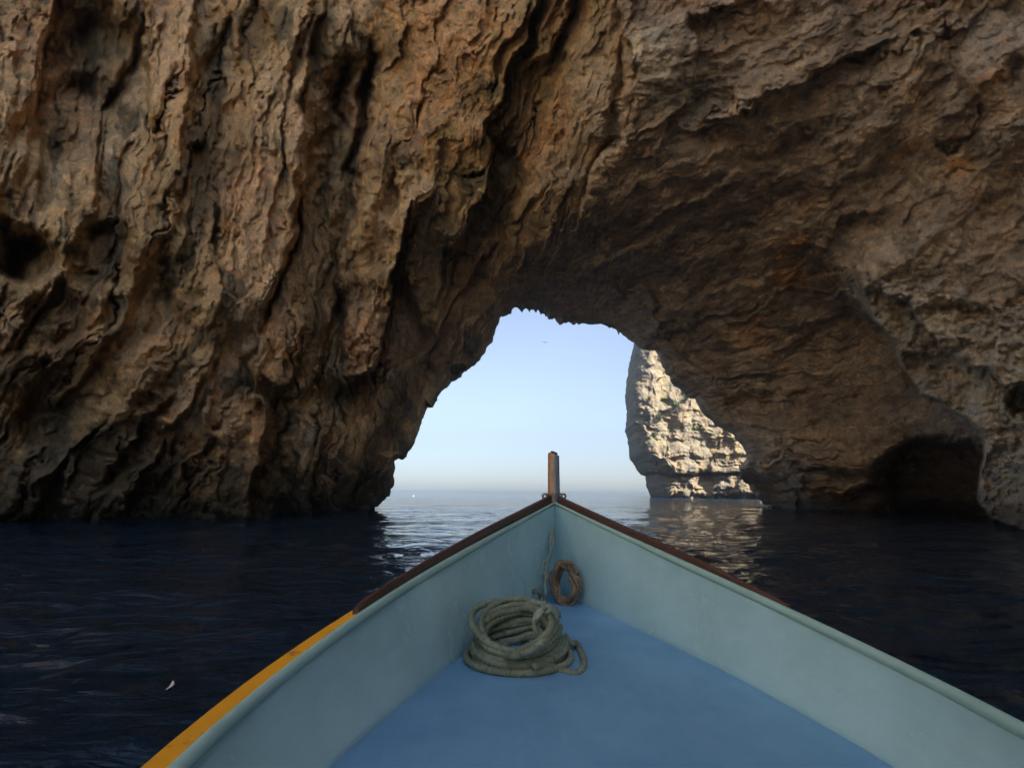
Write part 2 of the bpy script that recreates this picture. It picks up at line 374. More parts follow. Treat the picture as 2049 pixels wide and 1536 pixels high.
# broken rock detail at every size down to the grid
det = .20*fbm(a/26, b/80, 1.1, 6, gain=.6, seed=70)*wl+.15*fbm(PX/40, PY/26, 1.1, 6, gain=.6, seed=76)*wr
def fissure(u_, v_, w_, seed):                 # thin sharp cracks that open and close along their run
    n_ = perlin(u_, v_, 0.0, seed); m_ = sstep(.12, .45, perlin(u_*.6+7, v_*.9, 0.0, seed+1))
    return np.exp(-(np.abs(n_)/w_)**1.3)*m_
relief += wl*(.95*fissure(a/75+.25*fbm(a/40, b/60, 3, 3, seed=301), b/420, .035, 305)+.35*fissure(a/34+.3*fbm(a/25, b/30, 5, 3, seed=308), b/150, .045, 311))
relief += wr*(.45*fissure(a2/190, b2/75+.3*fbm(a2/60, b2/50, 3, 4, seed=314), .03, 317)+.18*fissure(a2/80, b2/34+.3*fbm(a2/40, b2/30, 8, 3, seed=320), .035, 323))*(.6+.4*wr)
relief += det*(D/30)
edge = sstep(0, .02, np.broadcast_to(tt[:, None], D.shape))
D2 = D+relief*(.25+.75*edge)
D2 = np.maximum(D2, 5.0)
P = at_y(PX, PY, D2)

# ---- what the rock itself is coloured like
def colmix(c, m, col): return c*(1-m[..., None])+np.asarray(col, np.float32)*m[..., None]
col = np.zeros(P.shape, np.float32)+np.array([.36, .265, .145], np.float32)
n1 = fbm(a/150, b/400, 2.2, 5, gain=.6, seed=81); n2 = fbm(a/50, b/160, 6.2, 5, gain=.65, seed=86); n3 = fbm(PX/200, PY/200, 3, 4, seed=91)
col = colmix(col, wl*sstep(.05, .6, n1)*.8, (.46, .355, .235))
col = colmix(col, wl*sstep(.05, .55, -n1+.3*n2)*.85, (.16, .11, .06))
col = colmix(col, wl*sstep(.15, .7, n2)*.6, (.42, .31, .18))
col = colmix(col, wl*sstep(.12, .6, -n2)*.85, (.10, .088, .058))
col = colmix(col, wl*sstep(1000, 760, PX)*0+wl*sstep(.1, .6, n3)*.35, (.40, .26, .17))
cR = np.zeros(P.shape, np.float32)+np.array([.215, .182, .148], np.float32)
m1 = fbm(a2/160, b2/70, 5.2, 5, gain=.62, seed=101); m2 = fbm(a2/55, b2/16, 1.2, 5, gain=.6, seed=106)
cR = colmix(cR, sstep(.1, .7, m1)*.7, (.28, .24, .19)); cR = colmix(cR, sstep(.1, .7, -m1)*.7, (.13, .105, .085))
cR = colmix(cR, sstep(.25, .9, m2)*.4, (.33, .27, .20)); cR = colmix(cR, sstep(.2, .8, -m2)*.5, (.12, .095, .075))
col = col*wl[..., None]+cR*1.6*wr[..., None]
def patch(cx, cy, ax, ay, rot, c, m=.8):
    global col
    w_ = blob(cx, cy, ax, ay, 1.0, rot, .3)*sstep(-.45, .25, fbm(PX/22, PY/18, cx*.01, 4, gain=.65, seed=111)+.2)
    col = colmix(col, np.clip(w_*m, 0, 1), c)
for q in [(1575,520,28,48,.2),(1500,665,42,32,0),(1590,560,38,22,.4),(1975,165,50,22,-.5),(1925,330,34,24,.2),(1810,310,40,16,-.5),(1600,480,20,20,0),(1110,240,26,70,.3),(1070,300,24,40,.5),(1545,975,45,18,.1),(1680,985,70,14,0),(1640,985,60,12,0)]:
    patch(*q, (.44, .27, .14), .7)
for q in [(1305,95,38,60,.6),(1345,170,45,60,.5)]: patch(*q, (.42, .40, .33), .8)
for q in [(2000,60,90,60,.7),(1960,110,40,40,.5)]: patch(*q, (.40, .385, .36), .7)
for q in [(1240,520,120,30,.35),(1190,590,90,18,.2)]: patch(*q, (.36, .33, .31), .5)
for q in [(560,690,45,70,0),(735,650,35,90,.15),(900,60,110,90,.3),(60,130,80,150,0),(340,90,40,110,0),(880,160,60,110,.4),(505,450,60,140,.1),(480,870,55,80,.2)]: patch(*q, (.53, .345, .20), .6)
gm = np.clip(buttress*(.75+.5*fbm(PX/60, PY/60, 4, 4, seed=121)), 0, 1)
col = colmix(col, gm*.9, (.50, .475, .41)); col = colmix(col, gm*sstep(.1, .6, fbm(PX/45, PY/45, 9, 4, seed=126))*.6, (.55, .52, .46))
col = colmix(col, gm*sstep(.15, .7, fbm(PX/70, PY/50, 12, 4, seed=131))*.55, (.24, .17, .09))
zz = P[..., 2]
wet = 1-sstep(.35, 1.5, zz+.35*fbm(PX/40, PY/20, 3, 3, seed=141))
low_dark = (1-sstep(-1.0, 1.0, (zz-3.2-1.5*sstep(500, 100, PX))/1.6+1.3*fbm(PX/60, PY/45, 3, 5, gain=.62, seed=145)))*(.45+.55*wl)  # darker tone towards the water, reaching higher at the left, ragged edge
col = colmix(col, low_dark*.75, (.085, .075, .055)); col = colmix(col, wet*.8, (.05, .048, .04))

# ---- the far side of the arch and the mass above it
rimP = P[0]
nrm = np.stack([rimP[:, 0]-3.5, np.zeros(NS), rimP[:, 2]-3], 1); nrm /= np.linalg.norm(nrm, axis=1)[:, None]
rows = []
for dyy, k in [(95, 34), (40, 28), (26, 22), (19, 15), (14, 10), (9.5, 4.5), (6.5, 2.2), (4, .9), (2.4, .25), (1.4, .05), (.8, .0), (.35, .0)]:
    r = rimP+nrm*k+np.array([0, dyy, 0]); amp_ = min(.9, dyy*.12)
    r = r+np.stack([amp_*fbm(r[:, 0]/3+dyy, r[:, 2]/3, 1.0, 4, seed=151), amp_*fbm(r[:, 0]/3, r[:, 2]/3, dyy*.3+.1, 4, seed=156), amp_*fbm(r[:, 0]/3, r[:, 2]/3+dyy, 2.0, 4, seed=161)], 1)
    if dyy > 26: r[:, 1] = rimP[:, 1]+26
    rows.append(r)
Q = P[-1]; ca = np.cos(ang); sa = np.clip(np.sin(ang), 0, 1)
rows2 = []  # unseen rear walls added, swept back and raised to block sun and sky
for k in np.linspace(.12, 1, 9):
    lowl = 1-sstep(.10, .42, sa)
    e = np.stack([np.where(ca > 0, 5*k*ca-17*k*k, (16*k*ca)*(1-lowl)+lowl*(14*k*k-5*k)), -8*k*sa-np.where(ca > 0, 31*k*ca, 2*k*-ca+26*k*lowl), np.where(ca > 0, 23, 6+8*sstep(-.35, 0, ca))*k*sa+4*k], 1)
    e[:, 2] = np.where(Q[:, 2] < 1, -.5*k, e[:, 2])
    rr = Q+e; rows2.append(rr+1.2*k*np.stack([fbm(rr[:, 1]/5, rr[:, 2]/5, 3.0, 4, seed=166)]*3, 1))
lowl = (1-sstep(.10, .42, sa))*(ca < 0)
top = rows2[-1]+np.stack([25*ca, 10-10*lowl+0*ca, np.where(ca > 0, 28, 8+20*sstep(-.35, 0, ca))*sa+6*(1-lowl)+28*sstep(.1, .6, ca)], 1); rows2.append(top)
top2 = top+np.stack([30*ca, 35+0*ca, 10*sa], 1); rows2.append(top2)
PP = np.concatenate([np.array(rows), P, np.array(rows2)], 0)
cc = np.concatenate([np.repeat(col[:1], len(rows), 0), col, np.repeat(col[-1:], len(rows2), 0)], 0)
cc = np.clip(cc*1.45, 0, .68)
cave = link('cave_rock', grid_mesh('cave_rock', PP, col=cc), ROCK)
tag(cave, 'brown and grey limestone walls and roof of the sea cave around the arched opening', 'cave', kind='structure')

# ------------------------------------------------------------------ sunlit cliff beyond the opening
CL = [(1300,470),(1296,560),(1290,620),(1281,668),(1273,700),(1268,740),(1265,775),(1270,800),(1267,845),(1275,880),(1277,908),(1290,925),(1297,937),(1303,945),(1314,948),(1317,968),(1324,988),(1330,1001)]
cl = np.array(CL, float); NR, NC = 420, 420
yy = np.linspace(470, 1001, NR); lx = np.interp(yy, cl[:, 1], cl[:, 0]); lx = lx+2.2*fbm(yy/14, yy*0, oct=4, seed=171)
uu = np.linspace(0, 1, NC)
X = lx[:, None]+(1720-lx[:, None])*uu[None]**1.15; Yp = np.repeat(yy[:, None], NC, 1)
base = 108-18*uu[None]+(1001-yy[:, None])*.085+0*Yp
wx = X+7*fbm(X/30, Yp/30, 2, 3, seed=175); wy = Yp+5*fbm(X/30, Yp/30, 7, 3, seed=178)
Dc = base+3*np.exp(-((X-lx[:, None])/8.)**1.0)-2.0*fbm(wx/70, wy/90, 1, 3, seed=181)-.42*facets(wx/30, wy/40, 11, 18)-.18*facets(wx/13, wy/13, 12, 16)-.42*fbm(wx/24, wy/20, 5, 6, gain=.6, seed=188)-.40*fbm(X/160, wy/8, 6, 4, seed=333)*sstep(760, 880, wy)
Dc += 2.2*sstep(945, 950, wy)*(1-sstep(951, 955, wy))+.7*sstep(951, 955, wy)+1.2*sstep(980, 998, wy)
dd, sg_, u_ = poly_field(wx, wy, [(1345,690),(1335,730),(1300,790),(1335,850),(1330,900),(1345,945)])
Dc += np.where(sg_ > 0, -.5, .5)*np.exp(-dd/30)*np.clip(u_/.1, 0, 1)*np.clip((1-u_)/.1, 0, 1)
Pc = at_y(X, Yp, Dc)
strat = fbm(X/120, wy/7, 3, 4, seed=191); n = fbm(wx/30, wy/40, 8, 5, gain=.6, seed=195); n_ = fbm(wx/12, wy/25, 2, 5, gain=.6, seed=199)
cc = np.zeros(Pc.shape, np.float32)+np.array([.205, .165, .115], np.float32)
cc *= .85; cc = colmix(cc, sstep(.0, .6, n)*.7, (.175, .155, .125)); cc = colmix(cc, sstep(.05, .6, -n)*.6, (.24, .185, .11)); cc = colmix(cc, sstep(.1, .7, n_)*.5, (.15, .135, .115))
cc = colmix(cc, sstep(.2, .7, strat)*.45, (.14, .12, .09)); cc = colmix(cc, sstep(981, 994, wy)*.8, (.14, .125, .10))
cc = colmix(cc, (sstep(945, 949, wy)*(1-sstep(950, 954, wy)))*.6, (.18, .15, .12))
cc = colmix(cc, sstep(.25, .6, fbm(wx/16, wy/22, 5, 4, seed=203))*(1-sstep(880, 930, wy))*.55, (.16, .18, .07))
backs = [Pc[:, 0]+np.array([o, s_, 0]) for o, s_ in ((30, 75), (10, 42), (2.0, 18), (.6, 6), (.1, 2))]
PPc = np.concatenate([np.stack(backs, 1), Pc], 1); ccc = np.concatenate([np.repeat(cc[:, :1], len(backs), 1), cc], 1)
bot = PPc[-1:].copy(); bot[..., 2] -= 3; PPc = np.concatenate([PPc, bot], 0); ccc = np.concatenate([ccc, ccc[-1:]], 0)
cliff = link('sea_cliff', grid_mesh('sea_cliff', PPc, col=ccc, flip=True), CLIFFM)
tag(cliff, 'pale sunlit limestone cliff standing in the sea beyond the right side of the arch', 'cliff', kind='structure')

# ------------------------------------------------------------------ unseen pale cliff added behind the camera to bounce sunlight into the cave
uu = np.linspace(0, 1, 150); vv = np.linspace(0, 1, 90)
U, V = np.meshgrid(uu, vv)
bx_ = -35+8*U+30*U**2.5; by_ = -4-84*U+8*U*U; hz_ = -2+50*V
off = 4*fbm(U*9, V*5, 1, 5, seed=211)+6*V
PH = np.stack([bx_-.95*off, by_-.3*off, hz_], -1)
ch_ = np.zeros(PH.shape, np.float32)+np.array([.74, .66, .53], np.float32); ch_ = colmix(ch_, sstep(0, .6, fbm(U*20, V*20, 2, 5, seed=217))*.4, (.5, .45, .36))
topr = PH[-1:]+np.array([-30, -20, 0]); PH = np.concatenate([PH, topr], 0); ch_ = np.concatenate([ch_, ch_[-1:]], 0)
bounce_o = link('bounce_cliff', grid_mesh('bounce_cliff', PH, col=ch_), CLIFFM); tag(bounce_o, 'added pale limestone cliff, out of view, bouncing sunlight into the cave', 'cliff', kind='structure')

xr = np.linspace(-24, 12, 120); vr = np.linspace(0, 1, 60); XR, VR = np.meshgrid(xr, vr)  # unseen ridge added to keep low light off the lower left wall
hr_ = 13*np.sin(np.clip(VR, 0, 1)*math.pi)**.7*(1-.93*sstep(-16, -5, XR))*(1+.25*fbm(XR/6, XR*0, 2, 4, seed=231))-1
PR = np.stack([XR, -16-4*VR-6*sstep(-24, 12, XR)+1.5*fbm(XR/4, VR*4, 3, 4, seed=234), hr_], -1)
link('light_block_ridge', grid_mesh('light_block_ridge', PR, col=np.zeros(PR.shape, np.float32)+np.array([.30, .24, .17], np.float32)), ROCK); tag(bpy.data.objects['light_block_ridge'], 'low brown ridge added out of view behind the boat to block low light', 'rock', kind='structure')

# ------------------------------------------------------------------ sea
def ripple(x, y, lam):
    z = np.zeros_like(x); r = np.random.default_rng(12)
    for i in range(70):
        l = .35*(16**(i/69.)); th = r.normal(1.75, .75); k = 2*math.pi/l; amp = .0042*l**1.0*(.6 if l > 2 else 1)
        z += amp*np.sin(k*(x*math.cos(th)+y*math.sin(th))+r.uniform(0, 6.28))*np.clip(l/(lam*2.2)-.6, 0, 1)
    return z
NA, NRR = 1500, 620
azf = np.linspace(-62, 62, NA-140); azb = np.linspace(62, 298, 142)[1:-1]; az = np.radians(np.r_[azf, azb])
pyd = np.r_[np.geomspace(1.6*F/.25, 760, 30), np.linspace(750, 8, NRR-44), np.geomspace(7, 2.25, 14)]
rad = 1.6*F/pyd; drad = np.gradient(rad)
RR, AA = np.meshgrid(rad, az, indexing='ij')
xs = RR*np.sin(AA); ys = RR*np.cos(AA)
lam = np.maximum(np.repeat(drad[:, None], len(az), 1), RR*math.radians(.09))
zs = ripple(xs, ys, lam)*(1-sstep(150, 500, RR))
# no ripple peaks inside the boat
sea_me = grid_mesh('sea', np.stack([xs, ys, zs], -1), closed_u=True)
t = NT('sea_water'); co = t.coord()
m1_ = t.mapping(co, (1, 1.9, 1), (0, 0, .12))
b = t.bump(t.noise(m1_, .16, 4, .6), .55, 1.7)
b = t.bump(t.noise(m1_, .55, 5, .6), .42, .5, b)
b = t.bump(t.noise(m1_, 2.2, 5, .55, .4), .55, .14, b)
b = t.bump(t.noise(m1_, 9, 3, .5, .3), .35, .02, b)
SEA = t.out((.002, .017, .038), .03, b, IOR=1.333, Specular_IOR_Level=.5)
sea = link('sea', sea_me, SEA); tag(sea, 'dark rippled sea water in the cave and blue open sea beyond', 'sea', kind='structure')

# ------------------------------------------------------------------ boat
ZD = 0.88                                   # deck height above the water
def fl(px, py): return at_z(px, py, ZD)
FL_L = [(1108,1186),(1040,1231),(933,1308),(850,1367),(760,1443),(671,1534),(590,1610),(500,1697)]
FL_R = [(1116,1186),(1175,1212),(1300,1271),(1475,1353),(1592,1413),(1673,1463),(1768,1530),(1862,1590),(1965,1660)]
GW_L = [(1110,1004),(1099,1010),(1006,1058),(900,1115),(850,1144),(740,1213),(624,1295),(542,1361),(412,1469),(340,1536),(255,1610),(140,1705)]
GW_R = [(1110,1004),(1121,1010),(1250,1068),(1350,1116),(1574,1211),(1746,1298),(1921,1383),(2049,1449),(2250,1552),(2500,1680)]
fL = np.array([fl(*p) for p in FL_L]); fR = np.array([fl(*p) for p in FL_R])
YST = float(fL[0, 1]); XST = float(fl(1112, 1186)[0])
def side_curve(fp, gw, sgn):
    """floor edge and gunwale of one side at stations from the stem aft"""
    order = np.argsort(fp[:, 1]); fy, fx = fp[order, 1], fp[order, 0]
    gx = np.array([p[0] for p in gw], float); gy = np.array([p[1] for p in gw], float)
    Fl, G = [], []
    ys_ = np.linspace(YST, 1.06, 26)
    for Y in ys_:
        q = (YST-Y)/(YST-1.06)
        x = np.interp(Y, fy, fx) if Y < YST-.02 else XST
        flare = .001+.095*min(1, q*1.6)**.8
        X = x+sgn*flare; lo, hi = ZD+.02, 1.9
        for _ in range(40):
            z = (lo+hi)/2; px, py = proj([X, Y, z])
            yl = np.interp(px*sgn, (gx*sgn), gy)
            if py > yl: lo = z
            else: hi = z
        Fl.append((x, Y, ZD)); G.append((X, Y, z))
    return np.array(Fl), np.array(G)
FLs, GLs = side_curve(fL, GW_L, -1); FRs, GRs = side_curve(fR, GW_R, 1)
for A_ in (FLs, GLs, FRs, GRs):             # smooth, then carry both curves aft round the rest of the hull
    for c_ in (0, 2):
        v_ = A_[:, c_].copy(); w__ = np.ones(len(v_)); w__[0] = 8
        A_[:, c_] = np.polyval(np.polyfit(A_[:, 1], v_, 4, w=w__), A_[:, 1]); A_[0, c_] = v_[0]
cxl = lambda q: XST+(.5*(FLs[-1, 0]+FRs[-1, 0])-XST)*q
def aft(Fs, Gs, sgn):
    F2, G2 = list(Fs), list(Gs)
    dyv = Fs[-1, 1]-Fs[-6, 1]; sx = (Fs[-1, 0]-Fs[-6, 0])/dyv; sz = (Gs[-1, 2]-Gs[-6, 2])/dyv; gs = (Gs[-1, 0]-Gs[-6, 0])/dyv
    y0, x0, z0, g0 = Fs[-1, 1], Fs[-1, 0], Gs[-1, 2], Gs[-1, 0]
    for Y in np.linspace(y0-.12, -4.2, 34):
        d = y0-Y; T = y0+4.2; R_ = 1.5
        e = R_*(1-math.exp(-d/R_)); k_ = 1-sstep(T*.45, T, d)**1.4*1.0
        cx0 = cxl(1.0)
        x = (x0-sx*e*.8-cx0)*k_+cx0+sgn*.01; g = (g0-gs*e*.8-cx0)*k_+cx0+sgn*.03
        z = max(z0-sz*.7*(1-math.exp(-d/.7)), z0-.15)+.38*sstep(T*.4, T, d)
        F2.append((x, Y, ZD)); G2.append((g, Y, z))
    return np.array(F2), np.array(G2)
FLs, GLs = aft(FLs, GLs, -1); FRs, GRs = aft(FRs, GRs, 1)

def paint(name, col, rough=.4, dirt=(.6, .6, .55), amt=.35, bumpy=.3, streak=None, spec=.5, fine=60, scuff=None):
    t = NT(name); co = t.coord()
    n = t.noise(co, 3.0, 6, .62); n2 = t.noise(t.mapping(co, (14, 2.5, 14)), 2.0, 5, .6)
    c = t.mix(t.math('MULTIPLY', t.ramp(n, [(.42, (0, 0, 0)), (.7, (1, 1, 1))]), amt), col, tuple(a*b for a, b in zip(col, dirt)))
    c = t.mix(t.math('MULTIPLY', t.ramp(n2, [(.5, (0, 0, 0)), (.72, (1, 1, 1))]), amt*.35), c, tuple(min(1, a*1.25) for a in col))
    if scuff: c = t.mix(t.math('MULTIPLY', t.ramp(t.noise(t.mapping(co, (5, 3, 5)), 2.2, 9, .8, 1.0), [(.66, (0, 0, 0)), (.70, (1, 1, 1))]), .6), c, scuff)
    if streak: c = t.mix(t.ramp(t.noise(co, 9, 8, .75), [(.60, (0, 0, 0)), (.66, (1, 1, 1))]), c, streak)
    b = t.bump(t.noise(t.mapping(co, (3.5, 1.4, 3.5)), 1.4, 2, .4), bumpy*.7, .03); b = t.bump(t.noise(co, fine, 4, .6), .35, .0022, b)
    r = t.ramp(n, [(.3, (rough-.08,)*3), (.7, (rough+.15,)*3)])
    return t.out(c, r, b, Specular_IOR_Level=spec)
def wood(name, col, dark, rough=.45):
    t = NT(name); co = t.coord()
    g = t.noise(t.mapping(co, (30, 3, 30)), 3, 6, .6, .6); g2 = t.noise(co, 6, 6, .7)
    c = t.mix(t.ramp(g, [(.35, (0, 0, 0)), (.65, (1, 1, 1))]), col, dark)
    c = t.mix(t.math('MULTIPLY', t.ramp(g2, [(.5, (0, 0, 0)), (.62, (1, 1, 1))]), .4), c, tuple(x*.55 for x in dark))
    return t.out(c, rough, t.bump(g, .5, .003), Specular_IOR_Level=.4)
SEAFOAM = paint('bulwark_paint', (.38, .62, .69), .17, (.72, .74, .70), .5, .5)
RIMP = paint('rim_paint', (.33, .52, .50), .4, (.6, .7, .62), .5, .25)
DECK = paint('deck_paint', (.16, .36, .58), .36, (.72, .78, .84), .7, .35, fine=150, scuff=(.07, .12, .18))
ORANGE = paint('orange_paint', (.76, .35, .012), .5, (.75, .7, .7), .4, .3, streak=(.22, .12, .06))
HULLB = paint('hull_blue_paint', (.04, .16, .42), .35); HULLR = paint('hull_red_paint', (.35, .05, .03), .4)
MAHOG = wood('rail_wood', (.105, .052, .040), (.065, .034, .028), .42)
PINE = wood('stem_wood', (.55, .34, .18), (.40, .22, .11), .5); STEMBL = paint('stem_blue_paint', (.22, .30, .38), .45, streak=(.3, .18, .1))
STEMRD = wood('stem_red_wood', (.27, .13, .09), (.17, .08, .06), .5)
METAL = NT('weathered_steel'); METAL = METAL.out(METAL.ramp(METAL.noise(METAL.coord(), 40, 5, .6), [(.4, (.20, .15, .12)), (.6, (.34, .30, .26))]), .45, None, Metallic=.6)

boat = empty('boat', (XST, 0.0, 0.0)); boat_off = np.array([XST, 0, 0])
tag(boat, 'pale green and blue painted wooden boat whose bow points at the arch', 'boat')
def bpart(mb, name, mat, parent=None, **k):
    mb.v = [(x-XST, y, z) for x, y, z in mb.v]
    return mb.build(name, mat, parent or boat, **k)
NSt = len(FLs)
def wall_grid(Fs, Gs, sgn):
    P_ = []
    for i in range(NSt):
        a_, b_ = Fs[i], Gs[i]; h = b_[2]-a_[2]; row = []
        q = min(1, i/25)
        row.append(a_+[sgn*.012, 0, -.03])
        for v in np.linspace(0, 1, 16):
            belly = .022*math.sin(v*math.pi)*q*(1+.4*math.sin(a_[1]*5.1+sgn))+.006*math.sin(a_[1]*9+v*4)*q
            row.append([a_[0]+(b_[0]-a_[0])*v**1.15+sgn*belly, a_[1], a_[2]+h*v-.022*(v**3)])
        P_.append(row)
    return np.array(P_)
def cap_section(G, sgn, i):
    """rolled rim: a rounded lip standing inboard of the wall"""
    g = G[i]; r = .017*min(1, .5+i*.05); o = []
    for k_ in range(11):
        a_ = math.pi*(-.62+k_/10*1.45)
        o.append([g[0]+sgn*(.004-r*math.cos(a_)*1.0)-0*sgn, g[1], g[2]-r+r*math.sin(a_)])
    o.append([g[0]+sgn*.030, g[1], g[2]-.022]); o.append([g[0]+sgn*.030, g[1], g[2]-.045])
    return o
def ring(sec): m = MB(); m.grid(np.array(sec)); return m
for Fs, Gs, sgn, nm in ((FLs, GLs, -1, 'port'), (FRs, GRs, 1, 'starboard')):
    m = MB(); m.grid(wall_grid(Fs, Gs, sgn)); o = bpart(m, 'bulwark', SEAFOAM)
    o['label'] = 'shaded left bulwark painted grey green' if sgn < 0 else 'brighter right bulwark painted pale green'
    m = MB(); m.grid([cap_section(Gs, sgn, i) for i in range(NSt)]); bpart(m, 'gunwale_rim', RIMP, o)
    # orange strake just outside and a little below the rim
    def strake(i):
        g = Gs[i]; w_ = .062*min(1, .35+i*.03); z = g[2]-(.012 if sgn < 0 else .034)
        return [[g[0]+sgn*.020, g[1], z-.05], [g[0]+sgn*.020, g[1], z], [g[0]+sgn*(.020+w_-.008), g[1], z-.003], [g[0]+sgn*(.020+w_), g[1], z-.012], [g[0]+sgn*(.020+w_), g[1], z-.045], [g[0]+sgn*(.018+w_*.7), g[1], z-.055]]
    m = MB(); m.grid([strake(i) for i in range(2, NSt)], closed=True, cap=True); bpart(m, 'rubbing_strake', ORANGE, angle=40)
    # outer hull
    P_ = []
    for i in range(NSt):
        g = Gs[i]; cx0 = cxl(min(1, i/25)); row = []
        for v in np.linspace(0, 1, 14):
            z = (g[2]-.05)*(1-v)-.35*v; k_ = 1-.45*v**2.2
            row.append([cx0+(g[0]+sgn*.035-cx0)*k_, g[1]+(.0), z])
        P_.append(row)
    m = MB(); m.grid(P_); bpart(m, 'hull_side', HULLB)
    # wooden rail from the stem aft to where the orange strake begins to show
    pe = 731 if sgn < 0 else 1574
    ie = min(range(26), key=lambda i: abs(proj(Gs[i])[0]-pe)); P_ = []
    N_ = 40
    for k_ in range(N_):
        q = .0+(ie-.0)*max(0, k_-1)/(N_-2); i0 = int(q); f_ = q-i0; g = Gs[i0]*(1-f_)+Gs[i0+1]*f_
        if k_ == 0: g = Gs[0]+[-sgn*.0, .03, .006]
        hh = (.058 if sgn < 0 else .052)*(1-.50*(k_/(N_-1))**1.6); ww = .034*(1-.25*k_/(N_-1))
        if sgn > 0: hh *= 1-.45*sstep(.75, 1, k_/(N_-1))
        if k_ == N_-1: hh *= .8; ww *= .8
        c0 = g[0]+sgn*.022; z0 = g[2]-.014; r_ = .007
        P_.append([[c0, g[1], z0], [c0+sgn*.001, g[1], z0+hh-r_], [c0+sgn*(r_), g[1], z0+hh], [c0+sgn*(ww-r_), g[1], z0+hh], [c0+sgn*ww, g[1], z0+hh-r_], [c0+sgn*ww, g[1], z0]])
    m = MB(); m.grid(P_, closed=True, cap=True); o = bpart(m, 'wooden_rail', MAHOG, angle=35)
    o['label'] = 'left brown wooden rail with square cut end' if sgn < 0 else 'right brown wooden rail tapering into the rim'
# deck with a slight camber and a soft fillet where it meets the bulwarks
P_ = []
for i in range(NSt):
    a_, b_ = FLs[i], FRs[i]; row = []
    for v in np.linspace(0, 1, 41):
        x = a_[0]-.006+(b_[0]-a_[0]+.012)*v; wd = b_[0]-a_[0]
        row.append([x, a_[1], ZD+.0+.010*min(1, wd)*math.sin(v*math.pi)+.0016*math.sin(x*17+a_[1]*7)])
    P_.append(row)
m = MB(); m.grid(P_); deck = bpart(m, 'foredeck', DECK); deck['label'] = 'smooth blue painted deck between the bulwarks'
t = NT('scuff'); SCUFF = t.out((.03, .045, .07), .6)
# breasthook filling the corner under the stem
g = GLs[0]; gz = g[2]
# stem post: three faces of wood and one painted stripe
b0 = np.array([*at_y(1109, 1012, YST+.045)]); tp = np.array([*at_y(1108, 908, YST+.095)])
mpx = YST/F
stem = MB(); hw = .0425
prof = [(-hw, .012), (-hw*.78, -.010), (-.004, -.024), (.010, -.024), (hw*.42, -.016), (hw*.8, -.008), (hw, .010), (hw, .075), (.018, .115), (-.018, .115), (-hw, .075)]
def stem_ring(q, sc_=1.0):
    c_ = b0*(1-q)+tp*q; c_ = c_.copy()
    return [[c_[0]+x*sc_*(1-.06*q), c_[1]+y*sc_, c_[2]+(.012*(-x/hw) if q == 1 else 0)] for x, y in prof]
qs = [-5.0, -3.0, -1.2, -.3, 0, .25, .5, .75, .97, 1.0]
rings = [stem_ring(q, .93 if q == 1.0 else 1) for q in qs]
for k_, q in enumerate(qs):
    if q < 0: rings[k_] = [[x, y+.03-q*.012, z] for x, y, z in rings[k_]]
def strip(j0, j1, off=0.0):
    m = MB(); R_ = np.array(rings)[:, j0:j1+1]; m.grid(R_); return m
m = MB(); m.grid(np.array(rings), closed=True, cap=True); sp = bpart(m, 'stem_post', PINE, angle=25); sp['label'] = 'upright wooden stem post with a blue grey stripe'
m = MB()                                   # painted stripe, set proud of the wood
R_ = np.array(rings)[3:-1, 2:6].copy(); R_[:, :, 1] -= .0025; B_ = R_[:, ::-1].copy(); B_[:, :, 1] += .004
m.grid(np.concatenate([R_, B_], 1), closed=True, cap=True); bpart(m, 'painted_stripe', STEMBL, sp, angle=30)
m = MB(); R_ = np.array(rings)[3:-1, 5:8].copy(); R_[:, :, 0] += .0022; R_[:, :, 1] -= .0022; B_ = R_[:, ::-1].copy(); B_[:, :, 0] -= .004; B_[:, :, 1] += .004
m.grid(np.concatenate([R_, B_], 1), closed=True, cap=True); bpart(m, 'painted_stripe', STEMRD, sp, angle=30)
m = MB(); c_ = tp+[.002, -.006, .006]; w1, w2, hz = .026, .020, .010  # small cap block on top
m.add([[c_[0]-w1, c_[1]-.012, c_[2]-.004+.009], [c_[0]+w1, c_[1]-.012, c_[2]-.012], [c_[0]+w1, c_[1]+.06, c_[2]-.012], [c_[0]-w1, c_[1]+.06, c_[2]-.004+.009],
       [c_[0]-w2, c_[1]-.010, c_[2]+.019], [c_[0]+w1, c_[1]-.010, c_[2]+.003], [c_[0]+w1, c_[1]+.055, c_[2]+.003], [c_[0]-w2, c_[1]+.055, c_[2]+.019]],
      [(0,3,2,1),(4,5,6,7),(0,1,5,4),(1,2,6,5),(2,3,7,6),(3,0,4,7)]); bpart(m, 'post_cap', MAHOG, sp, smooth=False, bevel=.003)
